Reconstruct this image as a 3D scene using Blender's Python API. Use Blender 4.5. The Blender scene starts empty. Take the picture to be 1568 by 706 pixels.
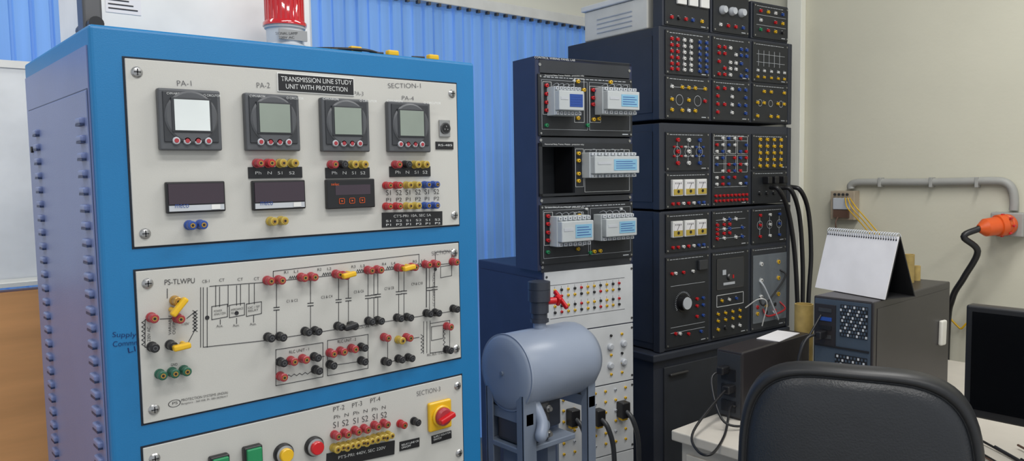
import bpy, bmesh, math, random
from mathutils import Vector, Matrix
random.seed(3)
SC = bpy.context.scene
try:
    SC.view_settings.view_transform = 'Standard'
except Exception:
    pass

# ---------------------------------------------------------------- camera
# survey frame: 1568 x 706 (the 2048 x 922 photograph at 0.7656), focal 1185 px
F = 1185.0
H = 1.40
C = Vector((0, 0, H))
YA = math.radians(49.05)
fh = Vector((math.cos(YA), math.sin(YA), 0))
r0 = Vector((math.sin(YA), -math.cos(YA), 0))
p = math.radians(4.24)
fw = fh * math.cos(p) + Vector((0, 0, -math.sin(p)))
u0 = r0.cross(fw)
th = math.radians(0.93)
rr = r0 * math.cos(th) - u0 * math.sin(th)
uu = r0 * math.sin(th) + u0 * math.cos(th)
cam = bpy.data.cameras.new("camera")
cam.sensor_width = 36
cam.lens = 36 * F / 1568
cam.clip_start = 0.02
co = bpy.data.objects.new("camera", cam)
SC.collection.objects.link(co)
m = Matrix((rr, uu, -fw)).transposed().to_4x4()
m.translation = C
co.matrix_world = m
SC.camera = co


def ray(px, py):
    return fw + rr * ((px - 784) / F) - uu * ((py - 353) / F)
def onY(px, py, Y):
    d = ray(px, py); return C + d * (Y / d.y)
def onX(px, py, X):
    d = ray(px, py); return C + d * (X / d.x)
def onZ(px, py, Z):
    d = ray(px, py); return C + d * ((Z - H) / d.z)

# ---------------------------------------------------------------- materials
def lin(c):
    c /= 255.0
    return c / 12.92 if c <= .04045 else ((c + .055) / 1.055) ** 2.4
def M(name, rgb, rough=.5, metal=0, var=.06, scale=12, bump=0, bscale=200, emit=0, coat=0, trans=0, stretch=None, alpha=1):
    mt = bpy.data.materials.new(name); mt.use_nodes = True
    nt = mt.node_tree; b = nt.nodes["Principled BSDF"]
    col = [lin(x) for x in rgb]
    tc = nt.nodes.new("ShaderNodeTexCoord")
    mp = nt.nodes.new("ShaderNodeMapping")
    nt.links.new(tc.outputs["Object"], mp.inputs[0])
    if stretch: mp.inputs["Scale"].default_value = stretch
    no = nt.nodes.new("ShaderNodeTexNoise"); no.inputs["Scale"].default_value = scale
    no.inputs["Detail"].default_value = 3
    nt.links.new(mp.outputs[0], no.inputs["Vector"])
    cr = nt.nodes.new("ShaderNodeValToRGB")
    cr.color_ramp.elements[0].position = .3; cr.color_ramp.elements[1].position = .7
    cr.color_ramp.elements[0].color = [c * (1 - var) for c in col] + [1]
    cr.color_ramp.elements[1].color = [min(1, c * (1 + var)) for c in col] + [1]
    nt.links.new(no.outputs["Fac"], cr.inputs[0])
    nt.links.new(cr.outputs[0], b.inputs["Base Color"])
    b.inputs["Roughness"].default_value = rough
    b.inputs["Metallic"].default_value = metal
    if coat: b.inputs["Coat Weight"].default_value = coat
    if trans: b.inputs["Transmission Weight"].default_value = trans
    if alpha < 1: b.inputs["Alpha"].default_value = alpha
    if emit:
        nt.links.new(cr.outputs[0], b.inputs["Emission Color"])
        b.inputs["Emission Strength"].default_value = emit
    if bump:
        n2 = nt.nodes.new("ShaderNodeTexNoise"); n2.inputs["Scale"].default_value = bscale
        nt.links.new(tc.outputs["Object"], n2.inputs["Vector"])
        bp = nt.nodes.new("ShaderNodeBump"); bp.inputs["Strength"].default_value = bump
        bp.inputs["Distance"].default_value = .002
        nt.links.new(n2.outputs["Fac"], bp.inputs["Height"])
        nt.links.new(bp.outputs[0], b.inputs["Normal"])
    return mt

m_cream = M("cream_wall_paint", (204, 201, 184), .85, var=.04, scale=2, bump=.25, bscale=60)
m_wallb = M("back_wall_paint", (232, 231, 220), .85, var=.03, scale=2, bump=.2, bscale=60)
m_blind = M("blue_blind", (112, 158, 220), .5, var=.12, scale=2.5, stretch=(9, 9, .4), emit=.28)  # emission added to imitate daylight coming through the sheet from behind
m_rail = M("rail_white", (232, 232, 228), .45)
m_floor = M("floor_tile", (150, 146, 138), .4, var=.1, scale=6)
m_ceil = M("ceiling_paint", (236, 236, 230), .9)
m_blue = M("cabinet_blue", (20, 112, 168), .42, var=.04, scale=5, bump=.12, bscale=500)
m_side = M("cabinet_blue_sheen", (106, 120, 164), .38, var=.06, scale=4, bump=.15, bscale=400)  # same paint as the front; its pale reflection is put into the colour
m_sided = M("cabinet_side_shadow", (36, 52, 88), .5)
m_panel = M("panel_grey", (190, 189, 184), .5, var=.03, scale=6, bump=.08, bscale=600)
m_black = M("black_plastic", (26, 26, 29), .4)
m_seam = M("dark_seam", (12, 24, 40), .7)
m_ink = M("black_ink", (44, 44, 48), .8)
m_pencil = M("pencil", (92, 92, 96), .9)
m_bluepen = M("blue_pen", (10, 30, 90), .8)
m_white = M("white_plastic", (222, 222, 220), .45)
m_wtext = M("white_print", (220, 222, 222), .7)
m_grey = M("meter_grey", (80, 82, 86), .45)
m_dgrey = M("meter_dark", (52, 54, 58), .4)
m_lcd = M("lcd_off", (136, 146, 136), .25, coat=.5)
m_lcdglare = M("lcd_glare", (206, 212, 212), .2, emit=.12)  # reflected glare on one screen, put in as pale colour and emission
m_red = M("red_plastic", (168, 38, 44), .35, var=.1)
m_dred = M("pinkred_plastic", (160, 52, 60), .35)
m_bred = M("bright_red", (195, 24, 32), .3)
m_yel = M("yellow_plastic", (222, 176, 30), .35)
m_myel = M("muted_yellow", (180, 156, 66), .35)
m_brass = M("brass", (190, 150, 80), .35, .9)
m_green = M("green_plastic", (30, 134, 84), .4)
m_dgreen = M("dark_green", (34, 92, 72), .4)
m_bluep = M("blue_plastic", (40, 74, 150), .35)
m_metal = M("steel", (176, 176, 176), .3, .9)
m_dmetal = M("dark_steel", (96, 96, 98), .4, .8)
m_purple = M("led_window", (46, 26, 40), .12, coat=.8)
m_lgrey = M("light_grey_plastic", (186, 190, 196), .45)
m_orange = M("orange_plastic", (222, 92, 34), .4)
m_navy = M("rack_navy", (38, 46, 74), .45, var=.08)
m_rack = M("rack_charcoal", (44, 48, 58), .5, var=.08, bump=.1, bscale=400)
m_mod = M("module_black", (31, 34, 39), .5, var=.1)
m_mod2 = M("module_black_b", (46, 49, 55), .45, var=.1)
m_wpan = M("white_rack_panel", (204, 206, 208), .45)
m_tank = M("tank_paint", (140, 150, 168), .36, var=.05, scale=6)
m_stand = M("stand_paint", (116, 126, 142), .45)
m_pipe = M("pvc_dark", (52, 56, 66), .4)
m_relay = M("relay_grey", (184, 189, 191), .5)
m_labelb = M("relay_label_blue", (128, 178, 206), .5)
m_wood = M("wood_panel", (236, 172, 112), .5, var=.10, scale=3, stretch=(1, 1, 9))
m_board = M("whiteboard_surface", (232, 234, 236), .25)
m_leather = M("black_leather", (36, 38, 42), .38, var=.12, bump=.35, bscale=260)
m_lrim = M("black_rim", (26, 27, 30), .45)
m_desk = M("desk_laminate", (200, 194, 184), .45, var=.04)
m_desk2 = M("desk_side", (188, 182, 172), .5)
m_pcb = M("pc_rear_bluegrey", (72, 84, 98), .42, .3)
m_pc = M("pc_case_dark", (42, 39, 41), .35, var=.06)
m_page = M("calendar_page", (220, 218, 220), .7)
m_card = M("calendar_card", (26, 26, 28), .6)
m_cork = M("tan_tube", (168, 144, 84), .6, var=.2, scale=30)
m_conduit = M("conduit_grey", (160, 160, 156), .5)
m_jbox = M("junction_box_paint", (170, 156, 136), .5)
m_jdark = M("junction_terminal", (96, 72, 60), .5)
m_beige = M("beige_device", (214, 212, 204), .5)
m_glass = M("red_beacon_lens", (186, 12, 28), .12, coat=1)
m_bluescr = M("monitor_screen", (8, 9, 12), .12, coat=.6)
m_clear = M("clear_cover", (180, 190, 200), .08, alpha=.18)

# ---------------------------------------------------------------- mesh builder
class MB:
    def __init__(s, n):
        s.n = n; s.v = []; s.f = []; s.m = []; s.s = []; s.mats = []
    def add(s, vs, fs, mt, sm=False):
        if mt not in s.mats: s.mats.append(mt)
        k = s.mats.index(mt); o = len(s.v)
        s.v += [tuple(x) for x in vs]
        for q in fs:
            s.f.append([i + o for i in q]); s.m.append(k); s.s.append(sm)
    def box(s, c, d, mt, R=None, b=0):
        c = Vector(c)
        if b:
            bm = bmesh.new(); bmesh.ops.create_cube(bm, size=1)
            for v in bm.verts: v.co = Vector((v.co.x * d[0], v.co.y * d[1], v.co.z * d[2]))
            bmesh.ops.bevel(bm, geom=bm.edges[:], offset=b, segments=3, affect='EDGES', profile=.5)
            bm.verts.index_update()
            vs = [v.co.copy() for v in bm.verts]; fs = [[v.index for v in q.verts] for q in bm.faces]; bm.free()
        else:
            x, y, z = d[0] / 2, d[1] / 2, d[2] / 2
            vs = [Vector(q) for q in [(-x, -y, -z), (x, -y, -z), (x, y, -z), (-x, y, -z), (-x, -y, z), (x, -y, z), (x, y, z), (-x, y, z)]]
            fs = [(0, 3, 2, 1), (4, 5, 6, 7), (0, 1, 5, 4), (1, 2, 6, 5), (2, 3, 7, 6), (3, 0, 4, 7)]
        if R is not None: vs = [R @ v for v in vs]
        s.add([v + c for v in vs], fs, mt)
    def bx(s, x0, x1, y0, y1, z0, z1, mt, b=0):
        s.box(((x0 + x1) / 2, (y0 + y1) / 2, (z0 + z1) / 2), (abs(x1 - x0), abs(y1 - y0), abs(z1 - z0)), mt, None, b)
    def lathe(s, o, ax, prof, mt, n=18, smooth=False, cap0=True, cap1=True):
        o = Vector(o); ax = Vector(ax).normalized(); R = ax.to_track_quat('Z', 'Y').to_matrix()
        def ring(r, h): return [o + R @ Vector((r * math.cos(2 * math.pi * i / n), r * math.sin(2 * math.pi * i / n), h)) for i in range(n)]
        if smooth:
            vs = []; fs = []
            for r, h in prof: vs += ring(r, h)
            for k in range(len(prof) - 1):
                for i in range(n):
                    j = (i + 1) % n; fs.append((k * n + i, k * n + j, (k + 1) * n + j, (k + 1) * n + i))
            s.add(vs, fs, mt, True)
        else:
            for k in range(len(prof) - 1):
                vs = ring(*prof[k]) + ring(*prof[k + 1])
                s.add(vs, [(i, (i + 1) % n, n + (i + 1) % n, n + i) for i in range(n)], mt, True)
        if cap0 and prof[0][0] > 1e-6: s.add(ring(*prof[0]), [list(range(n))[::-1]], mt)
        if cap1 and prof[-1][0] > 1e-6: s.add(ring(*prof[-1]), [list(range(n))], mt)
    def cyl(s, p0, p1, r, mt, r1=None, n=16):
        p0 = Vector(p0); p1 = Vector(p1)
        s.lathe(p0, p1 - p0, [(r, 0), (r if r1 is None else r1, (p1 - p0).length)], mt, n)
    def tube(s, pts, r, mt, n=8, sub=7, smooth=True):
        P = [Vector(q) for q in pts]
        if smooth and len(P) > 2:
            Q = []
            E = [P[0] * 2 - P[1]] + P + [P[-1] * 2 - P[-2]]
            for i in range(1, len(E) - 2):
                for k in range(sub):
                    t = k / sub; a, b, c, d = E[i - 1:i + 3]
                    Q.append(.5 * (2 * b + (c - a) * t + (2 * a - 5 * b + 4 * c - d) * t * t + (3 * b - a - 3 * c + d) * t ** 3))
            Q.append(P[-1]); P = Q
        vs = []; nrm = None
        for i, q in enumerate(P):
            t = (P[min(i + 1, len(P) - 1)] - P[max(i - 1, 0)]).normalized()
            if nrm is None:
                nrm = t.orthogonal().normalized()
            else:
                nrm = (nrm - t * nrm.dot(t)); nrm = nrm.normalized() if nrm.length > 1e-6 else t.orthogonal().normalized()
            bn = t.cross(nrm)
            vs += [q + (nrm * math.cos(2 * math.pi * k / n) + bn * math.sin(2 * math.pi * k / n)) * r for k in range(n)]
        fs = []
        for i in range(len(P) - 1):
            for k in range(n):
                j = (k + 1) % n; fs.append((i * n + k, i * n + j, (i + 1) * n + j, (i + 1) * n + k))
        s.add(vs, fs, mt, True)
        s.add(vs[:n], [list(range(n))[::-1]], mt); s.add(vs[-n:], [list(range(n))], mt)
    def prism(s, pts, ext, mt):
        n = len(pts); e = Vector(ext); a = [Vector(q) for q in pts]; vs = a + [q + e for q in a]
        fs = [list(range(n))[::-1], list(range(n, 2 * n))] + [(i, (i + 1) % n, n + (i + 1) % n, n + i) for i in range(n)]
        s.add(vs, fs, mt)
    def outline(s, a0, a1, z0, z1, w, y, mt):
        s.bx(a0, a1, y, y + .001, z1 - w, z1, mt); s.bx(a0, a1, y, y + .001, z0, z0 + w, mt)
        s.bx(a0, a0 + w, y, y + .001, z0, z1, mt); s.bx(a1 - w, a1, y, y + .001, z0, z1, mt)
    def build(s, parent=None, loc=None):
        me = bpy.data.meshes.new(s.n); me.from_pydata(s.v, [], s.f)
        for q in s.mats: me.materials.append(q)
        me.polygons.foreach_set("material_index", s.m); me.polygons.foreach_set("use_smooth", s.s)
        me.update()
        bm = bmesh.new(); bm.from_mesh(me); bmesh.ops.recalc_face_normals(bm, faces=bm.faces[:]); bm.to_mesh(me); bm.free()
        o = bpy.data.objects.new(s.n, me); SC.collection.objects.link(o)
        if parent: o.parent = parent
        return o

class Fr:  # upright working plane: x along the face, +y into the object, -y towards the viewer
    def __init__(s, name, ox, oy, deg):
        a = math.radians(deg); s.o = Vector((ox, oy, 0)); s.ux = Vector((math.cos(a), math.sin(a), 0)); s.vy = Vector((-math.sin(a), math.cos(a), 0))
        s.e = None
        if name:
            e = bpy.data.objects.new(name, None); SC.collection.objects.link(e); e.location = s.o; e.rotation_euler = (0, 0, a); e.empty_display_size = .1; s.e = e
    def loc(s, px, py, off=0):
        d = ray(px, py); t = ((s.o - C).dot(s.vy) + off) / d.dot(s.vy); P = C + d * t
        return (P - s.o).dot(s.ux), P.z
    def sc(s, px, py):
        d = ray(px, py); return ((s.o - C).dot(s.vy)) / d.dot(s.vy) / F

TL = []
def text(fr, st, x0, y0, x1, y1, hpx, mt, off=-.0045, thin=None):
    a0, z0 = fr.loc(x0, y0); a1, z1 = fr.loc(x1, y1)
    cu = bpy.data.curves.new("label_text", 'FONT'); cu.body = st; cu.size = .1
    if thin is None: thin = .0012 if mt in (m_pencil, m_bluepen) else .0006
    cu.offset = -min(thin, .0012)
    cu.materials.append(mt)
    o = bpy.data.objects.new("label_text", cu); SC.collection.objects.link(o); o.parent = fr.e
    o.matrix_local = Matrix.Translation((a0, off, z0)) @ Matrix.Rotation(math.pi / 2, 4, 'X') @ Matrix.Rotation(math.atan2(z1 - z0, a1 - a0), 4, 'Z')
    TL.append((o, math.hypot(a1 - a0, z1 - z0), hpx * fr.sc((x0 + x1) / 2, (y0 + y1) / 2)))

# ================================================================ room
WY, WX = 2.62, 3.32
w = MB("wall_back"); w.bx(-2.2, WX + .1, WY, WY + .1, 0, 2.9, m_wallb); w.build()
w = MB("wall_right"); w.bx(WX, WX + .1, -1.6, WY, 0, 2.9, m_cream); w.build()
w = MB("floor"); w.bx(-2.2, WX + .1, -1.6, WY + .1, -.05, 0, m_floor)
w.build()
w = MB("ceiling"); w.bx(-2.2, WX + .1, -1.6, WY + .1, 2.9, 2.95, m_ceil); w.build()
w = MB("baseboard_right"); w.bx(WX - .012, WX, -1.6, WY, 0, .1, m_jbox); w.build()
P = onX(1221, 200, WX)
w = MB("trim_1"); w.bx(WX - .04, WX, P.y - .035, P.y + .035, 0, 2.9, m_wallb, .003); w.build()

# blue ribbed blinds + rail
zr = onY(905, 44, WY - .05).z
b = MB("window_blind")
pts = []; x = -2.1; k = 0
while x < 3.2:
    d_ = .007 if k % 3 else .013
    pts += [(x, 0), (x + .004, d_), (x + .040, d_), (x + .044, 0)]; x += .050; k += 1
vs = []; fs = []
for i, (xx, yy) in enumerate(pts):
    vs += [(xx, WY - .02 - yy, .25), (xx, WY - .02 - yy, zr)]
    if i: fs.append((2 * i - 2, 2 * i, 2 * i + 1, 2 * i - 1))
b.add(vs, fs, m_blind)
b.bx(-2.1, 3.2, WY - .07, WY - .004, zr, zr + .045, m_rail, .004)
x = -2.1
while x < 3.2:
    b.bx(x, x + .012, WY - .066, WY - .05, zr - .012, zr, m_dmetal); x += .05
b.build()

# whiteboard + timber partition at the left
fr = Fr("whiteboard", 0, 2.25, 0)
a, zt = fr.loc(20, 93); a1, zb = fr.loc(30, 437)
b = MB("board"); b.bx(-.9, .62, 0, .02, zb, zt, m_board); b.outline(-.9, .62, zb, zt, .018, -.004, m_rail)
b.bx(-.9, .62, -.025, 0, zb, zb + .01, m_rail)
b.bx(-.9, -.87, .02, .04, zb - .010, zt, m_dmetal); b.bx(.59, .62, .02, .04, zb - .010, zt, m_dmetal)
b.build(fr.e)
b = MB("wooden_partition"); b.bx(-.95, .66, 2.23, 2.29, 0, zb - .012, m_wood, .003); b.bx(-.95, .66, 2.22, 2.23, .0, .08, m_jdark); b.build()

# ================================================================ blue control cabinet
CY = 1.28
fr = Fr("transmission_line_test_cabinet", 0, CY, 0); CF = fr
X0 = (fr.loc(140, 38)[0] + fr.loc(166, 690)[0]) / 2
X1 = (fr.loc(726, 98)[0] + fr.loc(738, 700)[0]) / 2
ZT = (fr.loc(140, 38)[1] * 1.3 + fr.loc(726, 98)[1] * .7) / 2 + .002
D = .515
b = MB("cabinet_body")
b.bx(X0, X1, .0, D, .09, ZT, m_blue, .006)
b.bx(X0 - .002, X0 + .01, .012, D - .01, .12, ZT - .03, m_side)
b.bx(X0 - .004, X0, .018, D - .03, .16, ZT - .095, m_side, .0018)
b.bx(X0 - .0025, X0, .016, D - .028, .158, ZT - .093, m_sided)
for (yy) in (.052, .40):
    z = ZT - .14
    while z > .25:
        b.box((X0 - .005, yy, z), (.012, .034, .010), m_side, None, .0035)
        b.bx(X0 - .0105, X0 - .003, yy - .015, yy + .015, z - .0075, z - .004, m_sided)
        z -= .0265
b.cyl((X0 - .008, D - .06, ZT - .17), (X0, D - .06, ZT - .17), .006, m_black)
for xx in (X0 + .07, X1 - .07):
    for yy in (.07, D - .07):
        b.cyl((xx - .012, yy, .035), (xx + .012, yy, .035), .035, m_black); b.bx(xx - .02, xx + .02, yy - .02, yy + .02, .055, .09, m_dmetal)
b.build(fr.e)

def panel(name, pts):
    L = [fr.loc(*q) for q in pts]
    x0 = (L[0][0] + L[3][0]) / 2; x1 = (L[1][0] + L[2][0]) / 2; z1 = (L[0][1] + L[1][1]) / 2; z0 = (L[2][1] + L[3][1]) / 2
    b = MB(name); b.bx(x0 - .003, x1 + .003, -.0008, .001, z0 - .003, z1 + .003, m_seam); b.bx(x0, x1, -.0035, .002, z0, z1, m_panel, .001)
    for xx in (x0 + .016, x1 - .012):
        for zz in (z0 + .02, z1 - .02):
            b.lathe((xx, -.0035, zz), (0, -1, 0), [(.0085, 0), (.0085, .001), (.0065, .003), (.003, .0042)], m_metal)
            b.bx(xx - .005, xx + .005, -.0082, -.0072, zz - .0008, zz + .0008, m_black); b.bx(xx - .0008, xx + .0008, -.0082, -.0072, zz - .005, zz + .005, m_black)
    b.build(fr.e); return x0, x1, z0, z1
R1 = panel("instrument_panel", [(190, 88), (698, 130), (701, 345), (205, 377)])
R2 = panel("circuit_panel", [(208, 414), (701, 373), (704, 549), (218, 646)])
R3 = panel("switch_panel", [(220, 685), (705, 575), (709, 697), (226, 870)])
PY = -.0035
def post(b, px, py, mt, f=fr, r=.0072, y=PY, ln=.019):
    a, z = f.loc(px, py, y - ln * .5)
    b.lathe((a, y, z), (0, -1, 0), [(r * 1.12, 0), (r * 1.12, .004), (r * .8, .0045), (r * .8, .007), (r, .0075), (r, ln - .001), (r * .85, ln)], mt, 14)
    b.lathe((a, y - ln, z), (0, -1, 0), [(r * .55, 0), (r * .55, .001)], m_brass if mt is not m_black else m_dmetal, 10)
    b.lathe((a, y - ln - .001, z), (0, -1, 0), [(r * .3, 0), (r * .3, .0004)], m_black, 8)
def line(b, pts, w=.0009, mt=m_ink, f=fr, y=PY - .0004):
    L = [f.loc(*q) for q in pts]
    for (a0, z0), (a1, z1) in zip(L[:-1], L[1:]):
        d = math.hypot(a1 - a0, z1 - z0)
        if d < 1e-5: continue
        R = Matrix.Rotation(-math.atan2(z1 - z0, a1 - a0), 3, 'Y')
        b.box(((a0 + a1) / 2, y, (z0 + z1) / 2), (d + w, .0006, w), mt, R)
def prect(f, x0, y0, x1, y1):
    a0, z1 = f.loc(x0, y0); a1, z0 = f.loc(x1, y1)
    return a0, a1, z0, z1

# --- power analyser meters
for i, (px, py) in enumerate([(291, 184), (417, 188), (528.5, 192), (626, 195)]):
    a, z = fr.loc(px, py, -.012)
    b = MB("power_meter_%d" % (i + 1)); s = .048
    b.box((a, -.010, z), (.096, .014, .096), m_grey, None, .003)
    b.box((a, -.0178, z + .004), (.084, .003, .078), m_dgrey, None, .001)
    b.lathe((a, -.017, z + .004), (0, -1, 0), [(.041, 0), (.041, .003), (.038, .005)], m_grey, 40)
    b.bx(a - .031, a + .031, -.0235, -.017, z - .020, z + .034, m_dgrey, .001)
    b.bx(a - .027, a + .027, -.0245, -.02, z - .017, z + .031, m_lcdglare if i == 0 else m_lcd)
    for k in range(4):
        b.lathe((a - .025 + k * .0165, -.017, z - .033), (0, -1, 0), [(.0058, 0), (.0058, .004), (.005, .005)], m_lgrey, 16)
        b.lathe((a - .025 + k * .0165, -.022, z - .033), (0, -1, 0), [(.0036, 0), (.0034, .001)], m_dred, 12)
    b.build(fr.e)
    text(fr, "CVM-NRG96", px - 42, py - 38, px - 18, py - 37, 3.2, m_wtext, -.0196)
    text(fr, "O CIRCUTOR", px + 14, py - 35, px + 40, py - 34, 3.2, m_wtext, -.0196)

b = MB("instrument_panel_parts")
def tilt_plate(b, x0, y0, x1, y1, hpx, mt, y=PY - .001, ex=0):
    L0 = fr.loc(x0, y0); L1 = fr.loc(x1, y1); R = Matrix.Rotation(-math.atan2(L1[1] - L0[1], L1[0] - L0[0]), 3, 'Y')
    h = hpx * fr.sc((x0 + x1) / 2, (y0 + y1) / 2)
    b.box(((L0[0] + L1[0]) / 2, y, (L0[1] + L1[1]) / 2), (math.hypot(L1[0] - L0[0], L1[1] - L0[1]) + ex, .002, h + ex), mt, R)
tilt_plate(b, 424, 126, 539, 134, 25, m_black, -.0048); tilt_plate(b, 424, 126, 539, 134, 25, m_white, -.0042, .003)
# sockets
for xs, y, strip in [([(396, m_dred), (413, m_red), (431, m_myel), (449, m_myel)], 250, (378, 256, 461, 272)),
                     ([(510, m_dred), (525, m_black), (541, m_myel), (556, m_myel)], 252, (496, 257, 564, 272)),
                     ([(608, m_dred), (623, m_black), (637, m_myel), (650, m_myel)], 252, (594, 255, 657, 270))]:
    for x, mt in xs: post(b, x, y, mt)
    r = prect(fr, *strip); b.bx(r[0], r[1], -.006, -.003, r[2], r[3], m_black, .0005)
for y, dy in ((284, 0), (316, 0)):
    for x, mt in ((594, m_red), (609, m_red), (625, m_myel), (638, m_myel), (653, m_bluep), (666, m_bluep)): post(b, x, y - (x - 594) * .02, mt, r=.0066)
for x, y, mt in ((292, 345, m_bluep), (309, 344, m_bluep), (417, 339, m_myel), (433, 338, m_myel)): post(b, x, y, mt)
# digital panel meters
for j, rc in enumerate([(250, 279, 342, 323), (382, 277, 464, 319)]):
    r = prect(fr, *rc)
    b.bx(r[0], r[1], -.012, -.003, r[2], r[3], m_black, .002)
    b.bx(r[0] + .003, r[1] - .003, -.0135, -.01, r[2] + .014, r[3] - .003, m_purple)
    b.bx(r[0] + .003, r[1] - .003, -.0135, -.01, r[2] + .003, r[2] + .012, m_lgrey)
    b.bx(r[1] - .024, r[1] - .01, -.0145, -.01, r[2] + .004, r[2] + .012, m_white)
r = prect(fr, 495, 275, 569, 317)
b.bx(r[0], r[1], -.014, -.003, r[2], r[3], m_black, .002)
cx = (r[0] + r[1]) / 2; zz = r[2] + .014
for k in (-1, 0, 1):
    b.outline(cx + k * .021 - .0055, cx + k * .021 + .0055, zz - .005, zz + .005, .0007, -.0150, m_orange)
    b.lathe((cx + k * .021, -.0142, zz), (0, -1, 0), [(.0022, 0), (.0022, .001)], m_orange, 3)
b.bx(r[0] + .016, r[1] - .010, -.0145, -.013, zz + .011, zz + .029, m_purple)
# text plate bottom right
tilt_plate(b, 583, 337, 675, 334, 22, m_black, -.0045)
# xlr
a, z = fr.loc(678, 197)
b.box((a, -.006, z), (.026, .004, .034), m_metal, None, .001)
b.lathe((a, -.008, z), (0, -1, 0), [(.0115, 0), (.0115, .003), (.009, .003)], m_dmetal, 20)
b.lathe((a, -.0112, z), (0, -1, 0), [(.009, 0), (.009, .0004)], m_black, 20)
for k in range(3): b.lathe((a + .004 * math.cos(k * 2.1 + 1.5), -.0116, z + .004 * math.sin(k * 2.1 + 1.5)), (0, -1, 0), [(.0013, 0), (.0013, .001)], m_metal, 8)
r = prect(fr, 665, 217, 692, 229); b.bx(r[0], r[1], -.0055, -.003, r[2], r[3], m_black)
b.build(fr.e)
text(fr, "TRANSMISSION LINE STUDY", 428, 124.5, 536, 130.5, 7, m_wtext, -.0062)
text(fr, "UNIT WITH PROTECTION", 435, 136, 529, 141, 7, m_wtext, -.0062)
text(fr, "PA-1", 269, 132, 291, 132, 8, m_pencil); text(fr, "PA-2", 391, 135, 411, 135, 8, m_pencil)
text(fr, "PA-3", 540, 146, 554, 147, 6, m_pencil); text(fr, "PA-4", 613, 153, 631, 154, 6, m_pencil)
text(fr, "SECTION-1", 592, 135, 642, 135, 7, m_pencil)
for s_, xx in (("Ph   N   S1   S2", (388, 448, 267)), ("Ph   N   S1  S2", (505, 556, 267)), ("Ph   N   S1  S2", (602, 651, 266))):
    text(fr, s_, xx[0], xx[2], xx[1], xx[2], 4.5, m_wtext, -.0065)
text(fr, "meco", 263, 318, 284, 317.5, 5, m_bluep, -.0145); text(fr, "meco", 393, 314, 412, 313.5, 5, m_bluep, -.0145)
text(fr, "selec", 501, 284, 513, 284, 4, m_orange, -.0150)
text(fr, "CT'S-PRI: 10A, SEC 5A", 600, 333, 657, 331, 4.6, m_wtext, -.006)
text(fr, "S1  S2  S1  S2  S1  S2", 588, 340, 671, 337.5, 3.2, m_wtext, -.006)
text(fr, "P1  P2  P1  P2  P1  P2", 588, 346, 671, 343, 3.2, m_wtext, -.006)
text(fr, "S1  S2  S1  S2  S1  S2", 589, 299, 670, 297, 7.5, m_ink, thin=.001)
text(fr, "P1  P2  P1  P2  P1  P2", 589, 309, 670, 306.5, 5.5, m_ink, thin=.001)
text(fr, "RS-485", 668, 224, 689, 224, 3, m_wtext, -.006)

# --- circuit panel
b = MB("circuit_diagram")
for l in [[(320, 438), (404, 432), (698, 402)], [(310, 531), (404, 521), (698, 475)], [(417, 428), (417, 415), (640, 389), (640, 403)],
          [(665, 401), (665, 386), (690, 384), (690, 399)], [(310, 440), (310, 531)], [(316, 440), (316, 531)],
          [(255, 442), (255, 456)], [(232, 487), (221, 489), (221, 531), (234, 532)], [(244, 488), (262, 487)], [(285, 487), (297, 477)], [(285, 528), (297, 505)],
          [(306, 440), (306, 531)],
          [(335, 439), (335, 469)], [(361, 437), (361, 467)], [(388, 434), (388, 465)], [(329, 437), (329, 469)], [(367, 436), (367, 467)], [(380, 435), (380, 465)], [(348, 437), (348, 469)],
          [(336, 489), (336, 496)], [(361, 487), (361, 495)], [(387, 483), (387, 493)],
          [(433, 553), (495, 545)], [(508, 540), (556, 533)], [(508, 559), (556, 552)],
          [(592, 517), (592, 552)], [(612, 521), (640, 516)], [(590, 554), (628, 548)], [(652, 492), (652, 540)], [(657, 491), (657, 540)], [(647, 492), (647, 541)],
          [(657, 495), (687, 490), (687, 536)], [(657, 540), (687, 536)]]:
    line(b, l)
for (x0, y0, x1, y1) in [(323, 469, 347, 489), (350, 467, 373, 486), (376, 465, 399, 484), (421, 535, 493, 590), (500, 521, 562, 575), (673, 408, 690, 425), (659, 500, 677, 521), (651, 408, 651.5, 470)]:
    dy = (x1 - x0) * -.19
    line(b, [(x0, y0), (x1, y0 + dy * .8), (x1, y1 + dy), (x0, y1), (x0, y0)])
for x, t0 in ((422, 429), (474, 424), (517, 420), (532, 418), (562, 415), (571, 414), (577, 413), (609, 410), (617, 409), (656, 405), (664, 404)):
    yb = 519 - (x - 404) * .155; ym = (t0 + yb) / 2
    line(b, [(x, t0), (x, ym - 2)]); line(b, [(x, ym + 2), (x, yb)])
    line(b, [(x - 4, ym - 2), (x + 4, ym - 2.6)], .0014); line(b, [(x - 4, ym + 2), (x + 4, ym + 1.4)], .0014)
def zig(x0, y0, x1, y1, n, amp):
    L = []
    for i in range(2 * n + 1):
        t = i / (2 * n); dx, dy = (y0 - y1), (x1 - x0); l = math.hypot(dx, dy); s_ = amp if i % 2 else 0
        L.append((x0 + (x1 - x0) * t + dx / l * s_, y0 + (y1 - y0) * t - dy / l * s_))
    line(b, L, .0008)
for x in (441, 492, 544, 590, 630): zig(x, 427 - (x - 441) * .1, x + 13, 425.5 - (x - 441) * .1, 4, 4)
zig(294, 475, 294, 507, 6, -5); zig(301, 475, 301, 507, 6, 5); zig(221, 490, 221, 530, 6, 5); zig(643, 512, 643, 540, 5, -4); zig(436, 577, 478, 571, 5, 3); zig(680, 498, 680, 530, 5, 3)
for x, y in ((316, 486), (361, 479), (665, 412)): 
    a, z = fr.loc(x, y); b.lathe((a, PY, z), (0, -1, 0), [(.0035, 0), (.0035, .001)], m_ink, 12)
b.build(fr.e)
b = MB("circuit_sockets")
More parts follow.
